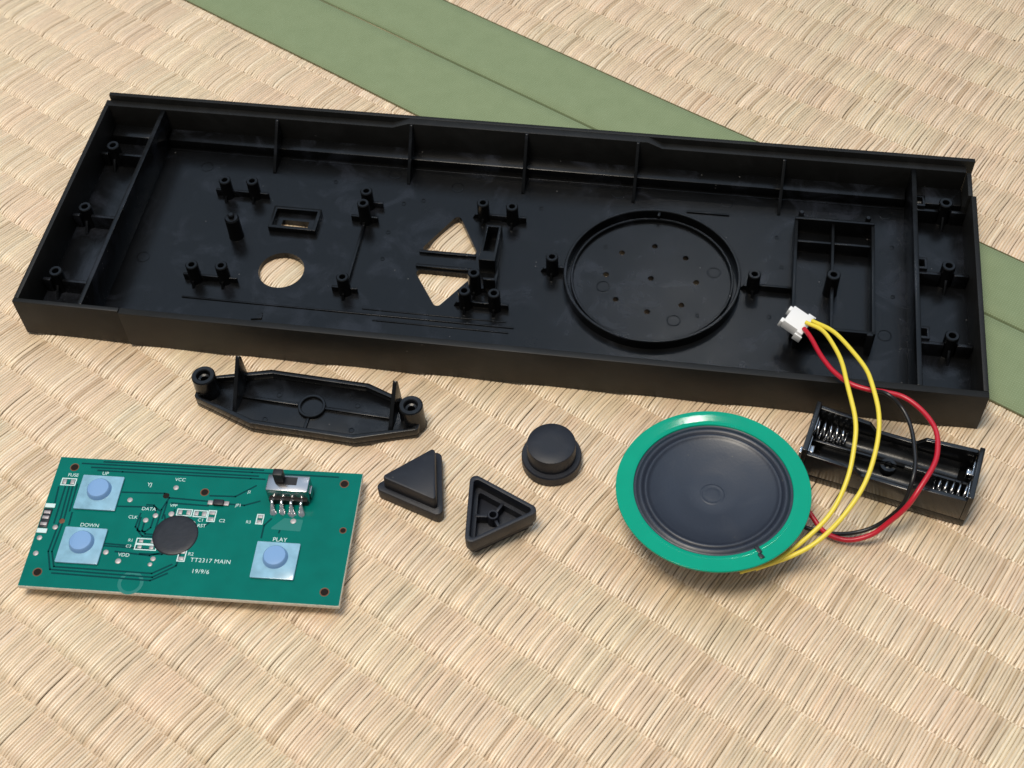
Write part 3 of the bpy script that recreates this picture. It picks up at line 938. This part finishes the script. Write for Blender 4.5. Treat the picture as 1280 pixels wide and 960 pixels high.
text('TT2317 MAIN', 6.6, -9.5, 1.5, 0.0, 1.08)
text('19/9/6', 4.6, -12.8, 1.5, 0.0, 1.1)
text('DOWN', -28.5, -1.0, 1.35)
text('PLAY', 23.7, -1.9, 1.5)
text('UP', -28.6, 15.5, 1.3)
text('VCC', -7.3, 14.9, 1.3)
text('DATA', -13.7, 5.1, 1.3)
text('RST', 1.8, 0.9, 1.25)
text('FUSE', -37.4, 14.4, 1.25)
text('YJ', -15.4, 12.8, 1.4)
text('VDD', -16.9, -9.3, 1.3)
text('CLK', -17.4, 2.3, 1.2)
text('C1', 1.2, 2.6, 1.2)
text('C2', 7.0, 2.8, 1.2)
text('JP1', 10.4, 7.9, 1.1)
text('R3', 14.2, 2.9, 1.1)
text('R2', 0.9, -7.8, 1.2)
text('VPP', -7.2, 6.6, 1.1)
text('R1', -16.2, -4.8, 1.1)
text('C3', -16.3, -6.6, 1.1)
text('J2', 12.5, 12.3, 1.0)

# ------------------------------------------------------------------ speaker
SP = empty('loudspeaker', (50.8, -48.2, 0.35), 0, 'round black paper loudspeaker with a bright green rim', 'speaker')
SP.rotation_euler = (math.atan(-0.042), 0, 0)
RZ = 13.0
MB().lathe(0, 0, [(25.15, RZ - 0.9), (25.4, RZ - 0.6), (25.4, RZ - 0.10), (25.34, RZ - 0.02), (25.2, RZ), (24.0, RZ + 0.0), (22.0, RZ + 0.0), (20.86, RZ + 0.0), (20.8, RZ - 0.04), (20.75, RZ - 0.5)], 160).build('green_rim', 'rim', SP, angle=60)
MB().lathe(0, 0, [(20.9, RZ - 0.45), (20.4, RZ - 0.75), (19.9, RZ - 0.55), (19.4, RZ - 0.10), (18.8, RZ - 0.05), (18.4, RZ - 0.40), (18.1, RZ - 0.62), (17.8, RZ - 0.36), (17.4, RZ - 0.30), (17.0, RZ - 0.62), (16.2, RZ - 0.95), (12, RZ - 1.7), (7, RZ - 2.5), (3.4, RZ - 3.05), (3.15, RZ - 3.0), (2.9, RZ - 2.9), (2.65, RZ - 2.98), (2.2, RZ - 3.02), (1.9, RZ - 2.96), (1.0, RZ - 2.9), (0, RZ - 2.88)], 160).build('cone', 'cone', SP, angle=70)
MB().lathe(0, 0, [(24.6, RZ - 1.0), (24.3, RZ - 1.5), (21.5, RZ - 2.0), (19.0, RZ - 5.0), (13.0, RZ - 8.0), (12.8, RZ - 8.2), (11.5, RZ - 8.3)], 64).build('basket', 'steel', SP)
MB().lathe(0, 0, [(11.8, 0.4), (12.2, 0.8), (12.2, RZ - 8.2), (0, RZ - 8.2)], 48).build('magnet', 'chipblack', SP)
MB().lathe(0, 0, [(0, 0.0), (11.4, 0.0), (11.8, 0.4)], 48).build('back_plate', 'steel', SP)
a = math.radians(-66)
c, s_ = math.cos(a), math.sin(a)
MB().prism([(x * c - y * s_, x * s_ + y * c) for x, y in ((20.3, -0.7), (22.6, -0.6), (22.6, 0.5), (20.3, 0.4))], RZ - 0.3, RZ + 0.35).build('lead_notch', 'black', SP, bevel=0.15)
MB().prism([(x * c - y * s_, x * s_ + y * c) for x, y in ((22.6, -1.1), (24.2, -1.0), (24.2, 0.2), (22.6, 0.0))], RZ - 0.3, RZ + 0.35).build('lead_notch', 'black', SP, bevel=0.15)

# ------------------------------------------------------------------ battery holder
BH = empty('battery_holder', (99.9, -39.1, 0), -0.4248, 'empty black battery holder with coil springs beside the speaker', 'battery holder')
hl, hw, hh = 22.6, 8.4, 13.6
MB().box(-hl, hl, -hw, hw, 0, 2.6).build('base', 'holder', BH, bevel=0.3)
MB().box(-hl, -hl + 1.4, -hw, hw, 2.62, hh).build('end_wall', 'holder', BH, bevel=0.25)
MB().box(hl - 1.4, hl, -hw, hw, 2.62, hh).build('end_wall', 'holder', BH, bevel=0.25)
wall = [(-hl + 1.42, 2.62), (hl - 1.42, 2.62), (hl - 1.42, 12.4), (7.5, 11.2), (5.5, 8.6), (-5.5, 8.6), (-7.5, 11.2), (-hl + 1.42, 12.4)]
MB().wedge_x(hw - 1.3, hw, wall).build('side_wall', 'holder', BH, bevel=0.25)
wall2 = [(-hl + 1.42, 2.62), (hl - 1.42, 2.62), (hl - 1.42, 11.6), (8.2, 11.0), (6.2, 9.0), (-6.2, 9.0), (-8.2, 11.0), (-hl + 1.42, 11.6)]
MB().wedge_x(-hw, -hw + 1.3, wall2).build('side_wall', 'holder', BH, bevel=0.25)
# two shallow battery troughs with a broken rib between them
for ty in (-3.7, 3.6):
    prof = [(ty - 3.3, 2.61), (ty + 3.3, 2.61)] + [(ty + 3.3 * math.cos(t), 6.6 - 3.4 * math.sin(t)) for t in np.linspace(0.05, math.pi - 0.05, 12)]
    MB().wedge_y(-hl + 4.5, hl - 4.5, prof).build('trough', 'holder', BH, angle=40)
for x0, x1 in ((-hl + 1.42, -4.0), (4.0, hl - 1.42)):
    MB().box(x0, x1, -0.45, 0.35, 2.62, 7.6).build('centre_rib', 'holder', BH, bevel=0.2)
MB().lathe(0.0, -0.1, [(2.3, 3.0), (2.3, 5.6), (2.1, 5.9), (1.2, 5.9), (1.1, 5.6), (1.0, 4.0), (0, 4.0)], 28).build('screw_boss', 'holder', BH)
MB().lathe(0.0, -0.1, [(0.98, 4.0), (0.95, 5.2), (0.5, 5.5), (0, 5.5)], 18).build('rivet', 'spring', BH)


def spring(x0, x1, y, z):
    pts = []
    N = 150
    turns = 5.2
    for i in range(N + 1):
        q = i / N
        r = 3.3 - 1.2 * q
        th = 2 * math.pi * turns * q
        pts.append((x0 + (x1 - x0) * q, y + r * math.cos(th), z + r * math.sin(th)))
    return MB().tube(pts, 0.32, 6).build('coil_spring', 'spring', BH, angle=80)


spring(-hl + 1.7, -hl + 10.5, 3.6, 7.2)
spring(hl - 1.7, hl - 10.5, -3.7, 7.2)
for x0, x1, y in ((-hl + 1.41, -hl + 1.65, 3.6), (hl - 1.65, hl - 1.41, -3.7), (-hl + 1.41, -hl + 1.65, -3.7), (hl - 1.65, hl - 1.41, 3.6)):
    MB().box(x0, x1, y - 2.6, y + 2.6, 3.6, 10.6).build('contact_plate', 'spring', BH, bevel=0.05)
for x0, x1, y in ((-hl + 1.65, -hl + 2.9, -3.7), (hl - 2.9, hl - 1.65, 3.6)):
    MB().box(x0, x1, y - 1.2, y + 1.2, 6.0, 8.4).build('contact_nub', 'spring', BH, bevel=0.3)
MB().box(-hl - 0.8, -hl - 0.02, -5.6, -3.6, 5.0, 8.0).build('solder_tag', 'spring', BH, bevel=0.1)

# ------------------------------------------------------------------ plug and wires
WH = empty('wire_harness', (82.5, 6.0, 0), 0, 'white plug with two yellow wires, one red and one black', 'wires')


def rel(pts):
    return [(x - 82.5, y - 6.0, z) for x, y, z in pts]


plug = bpy.data.objects.new('plug_housing', None)
bpy.data.objects.remove(plug)
pa = math.radians(-38)


def plugm(mb):
    c, s_ = math.cos(pa), math.sin(pa)
    t = math.radians(-14)
    out = []
    for x, y, z in mb.v:
        z2 = z * math.cos(t) + x * math.sin(t)
        x2 = x * math.cos(t) - z * math.sin(t)
        out.append((x2 * c - y * s_ + 0.3, x2 * s_ + y * c + 1.7, z2 + 10.9))
    mb.v = out
    return mb


ph = plugm(MB().prism([(-3.4, -3.3), (-3.4, 3.3), (1.4, 3.3), (1.4, 3.9), (3.2, 3.9), (3.2, -3.9), (1.4, -3.9), (1.4, -3.3)][::-1], -2.0, 1.5)).build('plug_housing', 'white', WH, bevel=0.25)
plugm(MB().box(1.2, 3.6, -4.5, -3.92, -2.0, 0.7)).build('plug_latch', 'white', ph, bevel=0.15)
plugm(MB().box(1.2, 3.6, 3.92, 4.5, -2.0, 0.7)).build('plug_latch', 'white', ph, bevel=0.15)
plugm(MB().box(-4.3, -3.42, -3.3, -1.7, -2.4, 0.4)).build('plug_latch', 'white', ph, bevel=0.15)
plugm(MB().box(-4.3, -3.42, 1.7, 3.3, -2.4, 0.4)).build('plug_latch', 'white', ph, bevel=0.15)
for k in range(4):
    plugm(MB().box(3.21, 3.26, -3.1 + k * 1.65, -1.9 + k * 1.65, -1.2, 0.4)).build('wire_socket', 'hole', ph)
y1 = [(84.7, 5.8, 13.0), (88.4, 0.1, 15.0), (89.7, -10.0, 19.0), (89.3, -21.8, 22.0), (89.2, -33.6, 22.0), (87.8, -42.3, 20.0), (84.7, -50.0, 17.0), (80.0, -57.5, 14.0), (72.1, -63.5, 11.0), (63.4, -68.3, 9.0), (55.1, -69.9, 8.0)]
y2 = [(86.6, 6.2, 13.0), (91.0, -2.3, 17.0), (94.6, -14.7, 21.0), (95.5, -24.4, 23.0), (95.3, -33.5, 23.0), (93.2, -43.4, 21.0), (88.6, -52.2, 18.0), (82.5, -59.5, 15.0), (75.0, -64.4, 11.0), (67.7, -67.2, 9.0), (59.3, -69.0, 7.5)]
rw = [(83.9, 4.3, 12.0), (85.3, -2.9, 14.0), (86.3, -10.2, 16.0), (88.1, -15.3, 17.0), (90.8, -19.8, 18.0), (95.5, -22.9, 18.5), (100.0, -24.1, 18.5), (104.5, -26.3, 18.5), (108.7, -31.3, 18.5), (110.3, -37.9, 18.5), (109.5, -43.8, 18.0), (105.7, -50.3, 17.0), (101.0, -55.4, 14.0), (96.5, -57.5, 8.0), (91.7, -59.1, 4.0), (85.7, -59.2, 2.0), (80.8, -57.2, 2.0), (77.8, -53.2, 3.0), (75.6, -49.1, 4.0)]
bw = [(84.4, 5.7, 10.2), (85.8, -1.5, 12.2), (86.8, -9.0, 14.4), (88.3, -14.7, 16.2), (91.1, -19.1, 17.0), (95.6, -22.4, 17.6), (99.4, -26.2, 20.6), (103.1, -30.0, 19.0), (104.3, -37.1, 18.0), (103.6, -44.3, 17.5), (101.7, -51.0, 16.5), (99.3, -54.7, 11.0), (95.3, -56.1, 5.0), (89.3, -56.8, 2.0), (83.0, -57.0, 1.5), (75.9, -54.9, 2.0), (72.1, -52.2, 2.0)]
for nm, mt_, pts, r in (('yellow_wire', 'yellow', y1, 0.62), ('yellow_wire', 'yellow', y2, 0.62), ('red_wire', 'red', rw, 0.70), ('black_wire', 'black', bw, 0.58)):
    path = [p + Vector((0.10 * math.sin(i * 0.37 + len(pts)), 0.10 * math.sin(i * 0.29 + r * 9), 0.08 * math.sin(i * 0.23))) for i, p in enumerate(spline(rel(pts), 10))]
    MB().tube(path, r, 12).build(nm, mt_, WH, angle=80)
